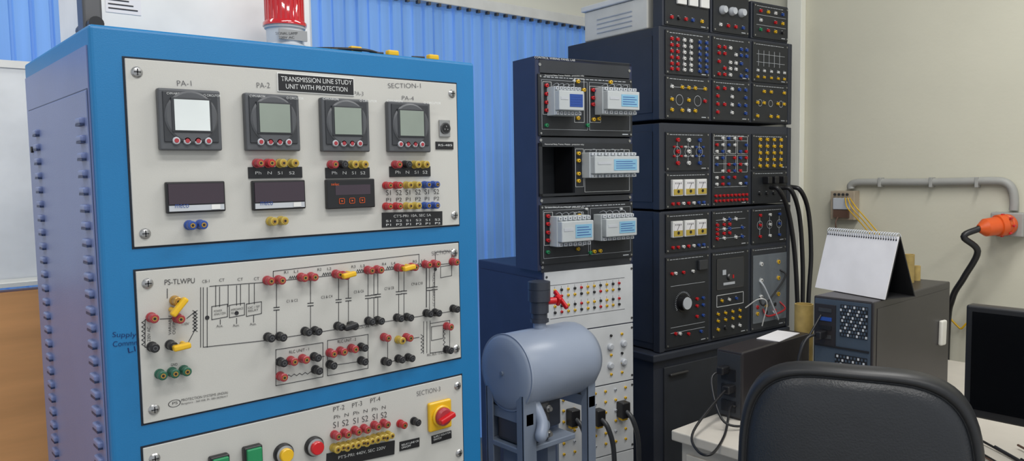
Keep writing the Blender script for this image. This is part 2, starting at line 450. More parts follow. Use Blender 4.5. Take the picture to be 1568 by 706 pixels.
for x, y in ((412, 430), (429, 429), (464, 425), (479, 424), (517, 420), (528, 422), (566, 414), (580, 413), (612, 410), (633, 409), (654, 405), (667, 404), (696, 401),
             (234, 487), (274, 488), (448, 553), (466, 550), (432, 577), (508, 541), (524, 538), (541, 534), (591, 517), (625, 517), (687, 500)): post(b, x, y, m_dred)
for x, y in ((413, 517), (431, 516), (470, 508), (485, 507), (520, 500), (541, 499), (567, 492), (581, 491), (611, 487), (626, 486), (656, 480), (669, 479), (697, 473),
             (235, 532), (263, 529), (432, 555), (484, 547), (486, 567), (556, 532), (508, 559), (556, 553), (592, 554), (613, 550), (628, 548), (687, 536)): post(b, x, y, m_black)
for x, y in ((247, 574), (266, 571), (284, 568)): post(b, x, y, m_dgreen)
post(b, 270, 461, m_brass); post(b, 613, 521, m_myel)
def link(x, y, ang, mt, ln=.027):
    a, z = fr.loc(x, y, -.026); R = Matrix.Rotation(-math.radians(ang), 3, 'Y')
    b.box((a, -.027, z), (ln, .012, .0095), mt, R, .003)
    for k in (-1, 1):
        v = R @ Vector((k * .008, 0, 0)); b.cyl((a + v.x, -.021, z + v.z), (a + v.x, -.004, z + v.z), .004, mt)
link(534, 421, 8, m_yel); link(626, 410, 8, m_yel); link(274, 470, 48, m_yel, .034); link(278, 531, 5, m_yel); link(537, 500, 10, m_black)
b.build(fr.e)
text(fr, "PS-TLWPU", 250, 436, 296, 433, 8, m_ink)
text(fr, "SECTION-2", 659, 391, 692, 387, 6, m_pencil)
text(fr, "CB-1", 308, 433, 319, 432, 4.5, m_ink)
for x in (338, 366, 391): text(fr, "CT", x - 4, 431 - (x - 338) * .04, x + 4, 430.5 - (x - 338) * .04, 4.5, m_ink)
for s_, x in (("R1", 436), ("L1", 451), ("R2", 487), ("L2", 502), ("R3", 539), ("L3", 553), ("R4", 586), ("L4", 600), ("R5", 633), ("L5", 646)):
    y = 417 - (x - 436) * .085 + 2; text(fr, s_, x - 3, y, x + 3, y - .5, 4, m_ink)
for s_, x0, x1, y in (("C1 & C2", 437, 454, 463), ("C3 & C4", 490, 507, 457), ("C5 & C6", 540, 555, 449), ("C7 & C8", 587, 601, 444), ("C9 & C10", 628, 645, 437)):
    text(fr, s_, x0, y, x1, y - 2, 4, m_ink)
text(fr, "RLC UNIT - 1", 441, 541, 471, 536, 4.5, m_ink); text(fr, "RLC UNIT - 2", 515, 525, 543, 521, 4.5, m_ink)
text(fr, "POWER\nANALYZER", 326, 478, 344, 475.5, 8, m_ink); text(fr, "IMPEDANCE\nRELAY", 352, 476, 371, 473, 8, m_ink); text(fr, "OC / EF\nRELAY", 378, 473, 396, 470, 8, m_ink)
for x, y in ((336, 501), (361, 500), (387, 498)): text(fr, "Aux.", x - 6, y, x + 4, y - 1, 4, m_ink)
text(fr, "TRANSMISSION LINE MODEL", 528, 507, 578, 498, 4, m_ink)
text(fr, "230V AC", 229, 522, 229, 500, 4.5, m_ink); text(fr, "VARIABLE\nOUTPUT", 261, 512, 261, 482, 10, m_ink)
text(fr, "LC COMPENSATION", 664, 468, 664, 418, 4, m_ink); text(fr, "110V", 276, 498, 287, 497, 4, m_ink)
text(fr, "GND", 260, 560, 270, 559, 4, m_ink); text(fr, "REC BUS / STATION", 652, 545, 684, 540, 3.5, m_ink)
text(fr, "PROTECTION SYSTEMS (INDIA)", 276, 614, 347, 602, 5, m_ink); text(fr, "Bangalore - 560 058, Ph: 080-28396417", 276, 619, 347, 607, 3.5, m_ink)
b = MB("logo_ring"); a, z = fr.loc(266, 617)
b.add([(a + r_ * 1.3 * math.cos(k * math.pi / 12), PY - .0005, z + r_ * .8 * math.sin(k * math.pi / 12)) for r_ in (.0075, .0066) for k in range(24)], [(k, (k + 1) % 24, 24 + (k + 1) % 24, 24 + k) for k in range(24)], m_ink); b.build(fr.e)
text(fr, "PS", 262, 619, 270, 617.5, 4, m_ink)
text(fr, "Supply", 171, 516, 207, 516, 10, m_bluepen, -.001, .001); text(fr, "Commn", 172, 531, 209, 528, 8, m_bluepen, -.001, .001); text(fr, "Ll", 195, 541, 206, 538, 8, m_bluepen, -.001, .001)

# --- switch panel
b = MB("switch_panel_parts")
for i, (x, y) in enumerate(((515, 667), (530, 664), (546, 660), (560, 657), (576, 652), (590, 649))):
    post(b, x, y, m_dred); post(b, x - 1, y + 20, m_myel)
    if i < 6: post(b, x + 7, y + 17, m_myel, r=.006)
post(b, 616, 650, m_red); post(b, 637, 646, m_black)
a, z = fr.loc(674, 636, -.01)
b.box((a, -.008, z), (.056, .010, .060), m_yel, None, .004)
b.lathe((a, -.013, z), (0, -1, 0), [(.022, 0), (.022, .004), (.02, .006)], m_yel, 32)
b.lathe((a, -.019, z), (0, -1, 0), [(.0185, 0), (.0185, .006), (.015, .011)], m_dred, 32)
b.box((a, -.034, z), (.037, .014, .011), m_bred, Matrix.Rotation(-.3, 3, 'Y'), .003)
def push(x, y, mt, sq=False):
    a, z = fr.loc(x, y, -.014)
    if sq:
        b.box((a, -.010, z), (.032, .014, .032), m_black, None, .003); b.box((a, -.0185, z), (.026, .007, .026), mt, None, .002)
    else:
        b.lathe((a, PY, z), (0, -1, 0), [(.018, 0), (.018, .006), (.015, .01)], m_black, 28)
        b.lathe((a, -.0125, z), (0, -1, 0), [(.0155, 0), (.0155, .002), (.012, .003)], m_metal, 28); b.lathe((a, -.0150, z), (0, -1, 0), [(.012, 0), (.012, .007), (.0105, .0085)], mt, 28)
push(484, 685, m_bred); push(437, 696, m_yel); push(388, 697, m_green, True); push(337, 712, m_green, True)
tilt_plate(b, 498, 705, 602, 684, 22, m_black); tilt_plate(b, 610, 683, 640, 676, 14, m_black); tilt_plate(b, 659, 673, 689, 664, 12, m_black)
b.build(fr.e)
text(fr, "PT'S-PRI: 440V, SEC 220V", 515, 702, 587, 686, 5.5, m_wtext, -.0065)
text(fr, "RELAY LINE CB\nON/OFF", 612, 682, 638, 675, 7, m_wtext, -.0065); text(fr, "SUPPLY ISOLATOR\nSWITCH", 661, 670, 687, 662, 7, m_wtext, -.0065)
text(fr, "SECTION-3", 636, 606, 672, 598, 7, m_pencil)
text(fr, "PT-2", 508, 630, 525, 626, 7, m_ink, thin=.001); text(fr, "PT-3", 537, 624, 552, 620, 7, m_ink, thin=.001); text(fr, "PT-4", 565, 617, 580, 613, 7, m_ink, thin=.001)
text(fr, "Ph  N  Ph  N  Ph  N", 509, 641, 588, 625, 5, m_ink, thin=.001)
text(fr, "S1 S2  S1 S2  S1 S2", 508, 655, 590, 638, 9, m_ink, thin=.001)

# --- things on the cabinet
frt = Fr("warning_beacon", *onY(437, 62, CY + .06).xy, 0)
b = MB("beacon"); r_ = .034
b.lathe((0, 0, ZT), (0, 0, 1), [(.036, 0), (.036, .006), (.033, .008), (.033, .034), (.036, .036), (.036, .040)], m_lgrey, 36)
b.lathe((0, 0, ZT + .040), (0, 0, 1), [(.0385, 0), (.0385, .006), (.0345, .009), (.034, .05), (.031, .068), (.024, .084), (.012, .094), (0, .097)], m_glass, 40, True)
for k in range(26):
    t = k * math.pi / 13
    b.box((.0342 * math.cos(t), .0342 * math.sin(t), ZT + .070), (.0012, .004, .045), m_glass, Matrix.Rotation(t, 3, 'Z'))
b.bx(-.026, .026, -.0345, -.029, ZT + .012, ZT + .030, m_metal)
b.build(frt.e)
f2 = Fr(None, frt.o.x, frt.o.y - .036, 0); f2.e = frt.e
text(f2, "SIGNAL LAMP", 422, 53, 456, 53, 4, m_ink, -.036)
text(f2, "220V AC", 427, 59, 451, 59, 3.5, m_ink, -.036)

Q = Fr("white_control_box", .33, CY + .16, 0)
a1 = Q.loc(476, 50)[0]
b = MB("box_body"); b.bx(0, a1, 0, .22, ZT, ZT + .16, m_white, .004)
b.bx(a1, a1 + .018, .03, .19, ZT + .0, ZT + .14, m_lgrey, .002)
qa, qz = Q.loc(162, 18); qb, _ = Q.loc(216, 18)
b.bx(qa, qb, -.001, .002, qz, ZT + .14, m_page)
for k in range(5): b.bx(qa + .004, qa + (qb - qa) * (.9 - .12 * (k % 3)), -.0016, -.0008, qz + .006 + k * .007, qz + .008 + k * .007, m_ink)
b.build(Q.e)
b = MB("metal_bracket")
b.bx(X0 + .012, X0 + .04, CY + .08, CY + .12, ZT, ZT + .06, m_dmetal, .004); b.cyl((X0 + .026, CY + .06, ZT + .012), (X0 + .026, CY + .15, ZT + .012), .011, m_black)
b.build()
b = MB("signal_cable"); b.tube([(frt.o.x + .04, frt.o.y + .0, ZT + .005), (frt.o.x + .08, CY + .03, ZT + .005), (.76, CY + .012, ZT + .005), (.80, CY + .03, ZT + .005), (.84, CY + .06, ZT + .005)], .003, m_black); b.build()
b = MB("yellow_patch_plug")
for px in (553, 610, 672):
    a = fr.loc(px, 80)[0]
    b.box((a, CY + .022, ZT + .006), (.024, .014, .011), m_yel, None, .003)
    b.cyl((a - .02, CY + .022, ZT + .004), (a - .045, CY + .03, ZT + .004), .0025, m_black)
b.build()

# ================================================================ generic rack bits
def sock(b, a, z, mt, r=.0065, y=-.006, ln=.008, cap=False):
    b.lathe((a, y, z), (0, -1, 0), [(r, 0), (r, ln), (r * .6, ln + .001)], mt, 10)
    b.lathe((a, y - ln - .001, z), (0, -1, 0), [(r * .4, 0), (r * .4, .0004)], m_black if mt is not m_black else m_dmetal, 8)
    if cap: b.bx(a - .004, a + .004, y - .0007, y, z + r + .002, z + r + .0034, m_lgrey)
def psock(b, f, px, py, mt, r=.0065, y=-.006):
    a, z = f.loc(px, py, y); sock(b, a, z, mt, r, y)
def module(b, r, mt=m_mod, y=-.006):
    b.bx(r[0], r[1], y, .0, r[2], r[3], mt, .0015)
    for xx in (r[0] + .008, r[1] - .008):
        for zz in (r[2] + .008, r[3] - .008): b.lathe((xx, y, zz), (0, -1, 0), [(.0035, 0), (.0035, .002)], m_metal, 8)
    x = r[0] + .02
    while x < r[1] - .04:
        l = random.uniform(.006, .018); b.bx(x, x + l, y - .0006, y, r[3] - .0105, r[3] - .0085, m_lgrey); x += l + .004
    b.bx(r[1] - .045, r[1] - .02, y - .0006, y, r[2] + .007, r[2] + .010, m_lgrey)
def uv(r, u, v): return r[0] + (r[1] - r[0]) * u, r[3] + (r[2] - r[3]) * v

# ---------------------------------------------------------------- middle relay frame + white rack
fr = Fr("relay_training_rack", *(C + ray(822, 262) * 2.452).xy, -9); MR = fr
aR = fr.loc(968, 200)[0]; zt = fr.loc(822, 86)[1]; zw = fr.loc(838, 414)[1]
b = MB("frame")
for x0, x1 in ((0, .018), (aR - .012, aR)): b.bx(x0, x1, .0, .13, zw, zt, m_navy, .002)
b.bx(-.002, .0, 0, .13, zw, zt, m_navy)
b.bx(0, aR, 0, .13, zt - .012, zt, m_navy, .002)
for (x, y0, y1) in ((824, 86, 111), (824, 210, 219), (826, 303, 312), (826, 402, 418)):
    z1 = fr.loc(x, y0)[1]; z0 = fr.loc(x, y1)[1]; b.bx(.012, aR - .01, .0, .02, z0, z1, m_mod2)
    for xx in (.016, aR - .012): b.lathe((xx, 0, (z0 + z1) / 2), (0, -1, 0), [(.005, 0), (.005, .002)], m_metal, 10)
b.bx(.01, aR - .01, .11, .128, zw, zt - .01, m_mod)
b.build(fr.e)
b = MB("relay_modules")
mods = []
for y0, y1 in ((113, 208), (219, 301), (314, 406)):
    z1 = fr.loc(826, y0)[1]; z0 = fr.loc(826, y1)[1]; mods.append((.006, aR - .004, z0, z1))
module(b, mods[0]); module(b, mods[2])
r = mods[1]; xm = r[0] + (r[1] - r[0]) * .36
b.bx(xm, r[1], -.006, 0, r[2], r[3], m_mod, .001); b.bx(r[0], xm, -.006, 0, r[3] - .012, r[3], m_mod); b.bx(r[0], xm, -.006, 0, r[2], r[2] + .008, m_mod)
b.bx(r[0], r[0] + .012, -.006, 0, r[2], r[3], m_mod); b.bx(xm - .003, xm, 0, .1, r[2], r[3], m_black)
for r in (mods[0], mods[2]):
    for u0, u1 in ((.03, .5), (.52, .97)):
        b.outline(r[0] + (r[1] - r[0]) * u0, r[0] + (r[1] - r[0]) * u1, r[2] + .02, r[3] - .018, .0008, -.0068, m_lgrey)
def pl(lst, mt, r_=.006):
    for x, y in lst: psock(b, fr, x, y, mt, r_)
pl([(836, 131), (836, 144), (836, 157), (836, 169), (838, 331), (838, 343), (838, 356), (838, 368), (907, 138), (907, 150), (907, 160)], m_bred)
pl([(836, 192), (838, 386), (899, 192), (903, 387)], m_green)
pl([(884, 125), (884, 165), (884, 181), (908, 183), (916, 182), (885, 235), (885, 246), (885, 266), (885, 277), (884, 370), (884, 381), (909, 385), (918, 384), (934, 126), (886, 330), (893, 138)], m_yel)
pl([(912, 139), (914, 150), (914, 161), (880, 155), (882, 145)], m_bluep)
pl([(878, 124), (928, 142), (928, 160), (897, 320), (950, 320)], m_wtext, .004)
for rc in ((829, 125, 843, 176), (877, 120, 893, 188), (901, 132, 918, 188), (879, 228, 892, 286), (831, 325, 845, 375), (877, 325, 892, 376)):
    q = prect(fr, *rc); b.outline(q[0], q[1], q[2], q[3], .0009, -.0070, m_wtext)
q = prect(fr, 893, 229, 962, 292); b.outline(*q, .0009, -.0070, m_wtext)
b.build(fr.e)
b = MB("relay_units")
def relay(x0, y0, x1, y1, blue=False):
    dp = .06
    a0, z1 = fr.loc(x0, y0, -dp); a1, z0 = fr.loc(x1, y1, -dp)
    w_, h_ = a1 - a0, z1 - z0; cx, cz = (a0 + a1) / 2, (z0 + z1) / 2
    b.bx(a0, a1, -.048, -.006, z0, z1, m_relay, .002)
    b.bx(a0 + w_ * .02, a1 - w_ * .02, -.072, -.045, cz - h_ * .34, cz + h_ * .34, m_relay, .003)
    b.bx(a0 + w_ * .42, a1 - w_ * .08, -.0732, -.070, cz - h_ * .22, cz + h_ * .22, m_bluep if blue else m_labelb)
    b.bx(a0 + w_ * .08, a0 + w_ * .36, -.0732, -.070, cz + h_ * .02, cz + h_ * .12, m_lgrey)
    n = 7
    for i in range(n):
        xx = a0 + w_ * (i + .5) / n
        for zz in (z1 - h_ * .07, z0 + h_ * .07):
            b.bx(xx - w_ / n * .36, xx + w_ / n * .36, -.056, -.044, zz - h_ * .055, zz + h_ * .055, m_lgrey)
            b.lathe((xx, -.056, zz), (0, -1, 0), [(.0022, 0), (.0022, .001)], m_dmetal, 8)
    for i in range(4):
        xx = a0 + w_ * (i + .6) / 5
        b.tube([(xx, -.05, z1 - .002), (xx + .002, -.052, z1 + .006), (xx + .008, -.03, z1 + .011), (xx + .010, -.006, z1 + .005)], .0009, m_lgrey, 5, 3)
    for k in range(4):
        b.bx(a0 + w_ * .46, a1 - w_ * (.12 + .06 * (k % 2)), -.0738, -.073, cz - h_ * .14 + k * h_ * .085, cz - h_ * .12 + k * h_ * .085, m_bluep)
relay(852, 131, 892, 177, True); relay(926, 132, 977, 176); relay(906, 233, 977, 271); relay(856, 332, 907, 375); relay(924, 329, 973, 366)
b.build(fr.e)
text(fr, "CONTROL WIRING PANEL LAB", 818, 89, 880, 94, 3, m_wtext, -.001)
for y in (112, 217, 313): text(fr, "Numerical Relay Trainer Module - protection relay", 832, y + 5, 892, y + 5.5, 3, m_wtext, -.0075)

b = MB("lower_rack"); a0 = fr.loc(832, 500)[0]
b.bx(a0, aR + .0, .002, .42, .08, zw, m_navy, .004)
b.bx(a0 - .004, a0, .03, .40, .12, zw - .03, m_navy)
r1 = [(417, 512), (514, 606), (608, 720)]
rs = []
for y0, y1 in r1:
    z1 = fr.loc(838, y0)[1]; z0 = fr.loc(838, y1)[1]; q = (a0 + .006, aR - .004, z0, z1); rs.append(q)
    b.bx(q[0], q[1], -.004, .003, q[2], q[3], m_wpan, .001)
    for xx in (q[0] + .006, q[1] - .006):
        for zz in (q[2] + .015, q[3] - .015): b.lathe((xx, -.004, zz), (0, -1, 0), [(.004, 0), (.004, .002)], m_dmetal, 8)
b.bx(a0 + .006, aR - .004, -.004, .003, .1, rs[2][2] - .004, m_wpan, .001)
q = rs[0]
for iv, v in enumerate((.30, .40, .56, .66)):
    for iu in range(11):
        a, z = uv(q, .10 + iu * .073, v)
        sock(b, a, z, [m_yel, m_yel, m_bred, m_black, m_yel, m_black][(iu * 5 + iv * 3) % 6], .0045, -.004, .005)
        b.bx(a - .0004, a + .0004, -.0046, -.004, z, z + .012, m_ink)
for v in (.22, .76): a, z = uv(q, .05, v); a2, _ = uv(q, .9, v); b.bx(a, a2, -.0046, -.004, z, z + .0012, m_ink)
q = rs[1]
for iv in range(5):
    for iu in range(7):
        if iu in (4,): continue
        a, z = uv(q, .08 + iu * .13, .16 + iv * .17); sock(b, a, z, [m_yel, m_yel, m_black][(iu + iv) % 3], .0045, -.004, .005)
for u, v in ((.72, .35), (.72, .68), (.88, .33), (.88, .66)):
    a, z = uv(q, u, v); b.lathe((a, -.004, z), (0, -1, 0), [(.012, 0), (.012, .008), (.008, .012)], m_lgrey, 18); 
q = rs[2]
for iv in range(6):
    for iu in range(8):
        a, z = uv(q, .06 + iu * .12, .08 + iv * .15); sock(b, a, z, [m_yel, m_yel, m_lgrey, m_yel][(iu + iv * 2) % 4], .0045, -.004, .005)
for px, py in ((880, 640), (919, 640), (957, 628)):
    a, z = fr.loc(px, py, -.03)
    b.box((a, -.022, z), (.035, .036, .055), m_black, None, .004); b.bx(a - .012, a + .012, -.03, -.01, z - .036, z - .026, m_yel)
    b.tube([(a, -.03, z), (a + .01, -.06, z - .03), (a + .03, -.065, z - .12), (a + .035, -.05, z - .3), (a, -.03, .05)], .0085, m_dgrey)
for xx in (a0 + .03, aR - .03):
    for yy in (.05, .37): b.cyl((xx, yy, 0), (xx, yy, .08), .018, m_black)
b.build(fr.e)

# ---------------------------------------------------------------- big dark rack
fr = Fr("electrical_machines_training_rack", *(C + ray(1012, 262) * 2.87).xy, -5.3); BR = fr
aR = fr.loc(1208, 200)[0]
def Z(y, x=1017): return fr.loc(x, y)[1]
b = MB("rack_frames"); DP = .53
zt = Z(40)
zs = [(Z(40), Z(184)), (Z(188), Z(322)), (Z(324), Z(540))]
for z1, z0 in zs:
    b.bx(0, aR, .0, DP, z0 + .003, z1, m_rack, .004)
    b.bx(-.003, 0, .04, DP - .03, z0 + .03, z1 - .03, m_rack, .001)
    b.bx(-.012, .012, -.004, .03, z0 + .002, z1 - .002, m_rack, .003); b.bx(aR - .012, aR + .012, -.004, .03, z0 + .002, z1 - .002, m_rack, .003)
z0 = Z(540)
b.bx(-.05, aR + .01, -.01, DP, z0 - .03, z0, m_rack, .006)
b.bx(-.03, aR - .0, .01, DP - .02, .05, z0 - .03, m_rack, .004)
b.bx(.02, aR * .5 - .01, .002, .012, .12, z0 - .06, m_mod2, .003); b.bx(aR * .5 + .01, aR - .03, .002, .012, .12, z0 - .06, m_mod2, .003)
b.box((.09, -.006, z0 - .09), (.1, .014, .010), m_dmetal, None, .004)
for xx in (.03, aR - .06):
    for yy in (.06, DP - .08): b.cyl((xx, yy, 0), (xx, yy, .06), .025, m_black)
b.build(fr.e)
b = MB("rack_modules")
cols = [(1018, 1084), (1089, 1145), (1150, 1203)]
ca = [(fr.loc(x0, 260)[0], fr.loc(x1, 260)[0]) for x0, x1 in cols]
def rect(c, y0, y1): return (ca[c][0], ca[c][1], Z(y1), Z(y0))
RD, WH, BL, YE, BK, GR = m_bred, m_white, m_bluep, m_yel, m_black, m_green
def grid(r, us, vs, cf, rad=.0062):
    for i, u in enumerate(us):
        for j, v in enumerate(vs):
            c = cf(i, j)
            if c: a, z = uv(r, u, v); sock(b, a, z, c, rad, cap=True)
def vl(r, u, v0, v1):
    a, z1 = uv(r, u, v0); _, z0 = uv(r, u, v1); b.bx(a - .0006, a + .0006, -.0068, -.006, z0, z1, m_lgrey)
def hl(r, u0, u1, v):
    a0, z = uv(r, u0, v); a1, _ = uv(r, u1, v); b.bx(a0, a1, -.0068, -.006, z - .0006, z + .0006, m_lgrey)
def ring(r, u, v, rad, mt=m_lgrey):
    a, z = uv(r, u, v); n = 24
    b.add([(a + q * math.cos(k * 2 * math.pi / n), -.0068, z + q * math.sin(k * 2 * math.pi / n)) for q in (rad, rad - .0014) for k in range(n)], [(k, (k + 1) % n, n + (k + 1) % n, n + k) for k in range(n)], mt)
# row A
r = rect(0, 45, 113); module(b, r)
grid(r, (.12, .25, .4, .55, .76, .92), (.2, .34, .48, .62, .76, .88), lambda i, j: [RD, RD, WH, WH, BL, BL][i])
for u in (.12, .25, .4, .55, .76, .92): vl(r, u, .15, .9)
r = rect(1, 45, 113); module(b, r)
grid(r, (.15, .3, .45, .6, .75, .9), (.25, .4, .6, .75, .9), lambda i, j: None if (i + j) % 4 == 3 else [RD, RD, WH, WH, BL, BL][i])
r = rect(2, 45, 113); module(b, r)
for u in (.15, .3, .45, .6, .75): vl(r, u, .2, .6)
for v in (.3, .5): hl(r, .1, .9, v)
grid(r, (.12, .3, .5, .7, .88), (.72, .88), lambda i, j: YE if j else WH, .005)
# row B
r = rect(0, 116, 181); module(b, r)
grid(r, (.12, .35, .5, .65, .88), (.25, .55, .8), lambda i, j: [[WH, YE, YE, YE, YE], [YE, None, YE, None, RD], [YE, YE, WH, YE, None]][j][i])
ring(r, .3, .55, .02); ring(r, .72, .55, .02); hl(r, .1, .9, .25)
r = rect(1, 116, 181); module(b, r)
grid(r, (.12, .3, .5, .7, .88), (.2, .4, .6, .8), lambda i, j: [RD, RD, WH, BL, BL][i] if j in (0, 2) else ([RD, None, WH, None, BL][i]))
r = rect(2, 116, 181); module(b, r)
grid(r, (.12, .3, .5, .7, .88), (.2, .5, .85), lambda i, j: YE if (i + j) % 3 else None)
for u in (.2, .5, .8): ring(r, u, .5, .014)
# row C
r = rect(0, 202, 262); module(b, r)
for i, u in enumerate((.25, .5, .76)):
    c = [RD, WH, BL][i]; ring(r, u, .5, .019)
    for v in (.2, .5, .8): a, z = uv(r, u, v); sock(b, a, z, c, .0075)
    vl(r, u, .2, .8)
    for du, dv in ((-.08, .38), (.08, .62), (.08, .38), (-.08, .62)): a, z = uv(r, u + du, dv); sock(b, a, z, c, .004)
r = rect(1, 202, 320); module(b, r)
for i in range(6):
    for j in range(8):
        c = [RD, WH, BL, WH, RD, BL][(i + (j // 2)) % 6] if (i + j) % 5 else None
        if c: a, z = uv(r, .1 + i * .16, .07 + j * .09); sock(b, a, z, c, .006)
for j in (0, 2, 4): hl(r, .06, .94, .1 + j * .16)
for i in range(9): a, z = uv(r, .08 + i * .105, .86); sock(b, a, z, RD, .0055); a, z = uv(r, .08 + i * .105, .93); sock(b, a, z, RD, .0055)
for u in (.03, .35, .67): 
    for v in (.04, .3): b.outline(*(uv(r, u, v)[0], uv(r, u + .28, v)[0], uv(r, u, v + .24)[1], uv(r, u, v)[1]), .001, -.0068, m_wtext)
r = rect(2, 202, 262); module(b, r)
grid(r, (.2, .4, .6, .8), (.15, .34, .53, .72, .9), lambda i, j: YE, .0068)
for u in (.2, .4, .6, .8): vl(r, u, .12, .92)
# row D
def meters(r, mid=.42):
    for i, u in enumerate((.22, .5, .78)):
        a, z = uv(r, u, mid); w2 = (r[1] - r[0]) * .115; h2 = .031
        b.box((a, -.011, z), (w2 * 2, .012, h2 * 2), m_white, None, .002)
        b.bx(a - w2 * .8, a + w2 * .8, -.0185, -.016, z - h2 * .2, z + h2 * .8, m_page)
        b.bx(a - w2 * .85, a + w2 * .85, -.0192, -.017, z - h2 * .85, z - h2 * .16, m_myel)
        for k in range(5): b.bx(a - w2 * .6 + k * w2 * .28, a - w2 * .52 + k * w2 * .28, -.0192, -.017, z + h2 * .45, z + h2 * .65, m_black)
        b.box((a, -.0192, z + h2 * .2), (.0012, .001, h2 * .8), m_black, Matrix.Rotation(.5, 3, 'Y'))
        b.lathe((a, -.019, z - h2 * .45), (0, -1, 0), [(.006, 0), (.006, .002)], m_black, 12)
    for i in range(7):
        a, z = uv(r, .14 + i * .12, .87); sock(b, a, z, [RD, RD, WH, RD, WH, BL, BL][i], .006)
r = rect(0, 265, 320); module(b, r); meters(r)
r = rect(2, 265, 320); module(b, r)
for u in (.35, .55, .8): 
    a, z = uv(r, u, .28); b.box((a, -.02, z), (.028, .03, .03), BK, None, .004)
grid(r, (.2, .4, .6, .8), (.7,), lambda i, j: BK)
# row E
r = rect(0, 328, 388); module(b, r); meters(r, .4)
r = rect(1, 328, 388); module(b, r)
grid(r, (.12, .3, .45, .62, .8), (.25, .5, .75), lambda i, j: [RD, WH, BL, WH, BL][i] if (i + j) % 4 else None)
grid(r, (.12, .3, .45), (.38, .62), lambda i, j: RD)
for v in (.25, .5, .75): hl(r, .1, .9, v)
r = rect(2, 328, 388); module(b, r)
for i, u in enumerate((.22, .5, .78)):
    c = [RD, WH, BL][i]; ring(r, u, .48, .018)
    for v in (.2, .48, .8): a, z = uv(r, u, v); sock(b, a, z, c, .006)
    vl(r, u, .2, .8)
# row F
r = rect(0, 395, 534); module(b, r)
a, z = uv(r, .38, .52)
for k in range(28):
    t = -2.2 + k * 4.4 / 27; b.box((a + .041 * math.sin(t), -.0066, z + .041 * math.cos(t)), (.001, .001, .006), m_lgrey, Matrix.Rotation(t, 3, 'Y'))
b.lathe((a, -.006, z), (0, -1, 0), [(.036, 0), (.036, .002)], m_black, 36); b.lathe((a, -.008, z), (0, -1, 0), [(.030, 0), (.028, .02)], m_black, 28); b.lathe((a, -.028, z), (0, -1, 0), [(.024, 0), (.023, .003)], m_lgrey, 28)
a, z = uv(r, .82, .12); b.box((a, -.012, z), (.05, .014, .04), m_dgrey, None, .004); ring(r, .82, .12, .016)
for i, u in enumerate((.2, .38, .6)): a, z = uv(r, u, .18); sock(b, a, z, [WH, RD, WH][i], .006)
for u, v, c in ((.7, .5, RD), (.7, .58, RD), (.85, .5, BL), (.85, .58, BL), (.7, .7, RD), (.85, .7, BL), (.2, .85, RD), (.5, .88, RD), (.3, .86, WH), (.8, .88, BL), (.12, .18, RD)):
    a, z = uv(r, u, v); sock(b, a, z, c, .006)
for v in (.32, .78, .84): hl(r, .1, .9, v)
r = rect(1, 395, 534); module(b, r)
q = (uv(r, .12, 0)[0], uv(r, .86, 0)[0], uv(r, 0, .44)[1], uv(r, 0, .08)[1]); b.outline(*q, .004, -.008, m_dmetal); b.bx(q[0] + .004, q[1] - .004, -.0075, -.005, q[2] + .004, q[3] - .004, m_dgrey)
a, z = uv(r, .45, .30); b.lathe((a, -.0075, z), (0, -1, 0), [(.014, 0), (.014, .004), (.01, .008)], m_dmetal, 16); b.bx(a + .022, a + .030, -.009, -.0075, z - .008, z + .006, m_bred); b.bx(a - .04, a - .02, -.009, -.0075, z + .01, z + .03, m_lgrey)
b.bx(a - .035, a + .035, -.009, -.0075, z - .032, z - .022, m_lgrey)
q = (uv(r, .12, 0)[0], uv(r, .86, 0)[0], uv(r, 0, .64)[1], uv(r, 0, .5)[1]); b.outline(*q, .002, -.0072, m_wtext)
grid(r, (.15, .35, .55, .75), (.72, .8), lambda i, j: YE, .0055)
grid(r, (.15, .35, .55, .75), (.9,), lambda i, j: [YE, BK, WH, WH][i], .006)
grid(r, (.25, .45, .65), (.57,), lambda i, j: [YE, WH, BL][i], .0055)
r = rect(2, 395, 534); module(b, r, m_mod2)
grid(r, (.25, .75), (.2, .4, .6), lambda i, j: [WH, YE][i], .009)
for (u0, v0, u1, v1, c) in ((.2, .6, .8, .3, m_black), (.3, .75, .8, .7, m_red), (.2, .4, .6, .8, m_lgrey)):
    A = uv(r, u0, v0); B = uv(r, u1, v1)
    b.tube([(A[0], -.01, A[1]), (A[0] + .01, -.03, A[1] - .03), (B[0], -.035, B[1] - .03), (B[0], -.01, B[1])], .004, c)
grid(r, (.15, .4, .65), (.72, .8), lambda i, j: [RD, YE, BK][(i + j) % 3], .008)
b.bx(r[0] + .004, r[1] - .004, -.012, -.0105, r[2] + .03, r[3] - .03, m_clear)
A = uv(rect(1, 395, 534), .9, .7); b.tube([(A[0], -.01, A[1]), (A[0] + .02, -.06, A[1] + .04), (A[0] + .06, -.07, A[1] + .02), (A[0] + .07, -.04, A[1] - .08)], .0025, m_white)
b.build(fr.e)
# upper loose modules
b = MB("top_modules")
zb = Z(40)
tops = [(ca[0][0] - .01, ca[0][1] + .004, zb, zb + .17), (ca[1][0] - .004, ca[1][1] + .0, zb, zb + .165), (ca[2][0] - .004, ca[2][1] + .006, zb, zb + .15)]
for r in tops: b.bx(r[0], r[1], 0, .05, r[2], r[3], m_rack, .004); module(b, (r[0] + .008, r[1] - .008, r[2] + .006, r[3] - .008))
r = tops[0]
for u in (.35, .6, .85): a, z = uv(r, u, .35); b.box((a, -.011, z), (.048, .01, .05), m_white, None, .002)
grid(r, (.15, .3, .45, .6, .8), (.8,), lambda i, j: [RD, BK, RD, BL, YE][i])
r = tops[1]
for u in (.25, .5, .75): a, z = uv(r, u, .45); b.lathe((a, -.006, z), (0, -1, 0), [(.017, 0), (.017, .006), (.013, .02)], m_lgrey, 20)
grid(r, (.2, .4, .6, .8), (.8,), lambda i, j: [WH, RD, RD, BL][i])
r = tops[2]
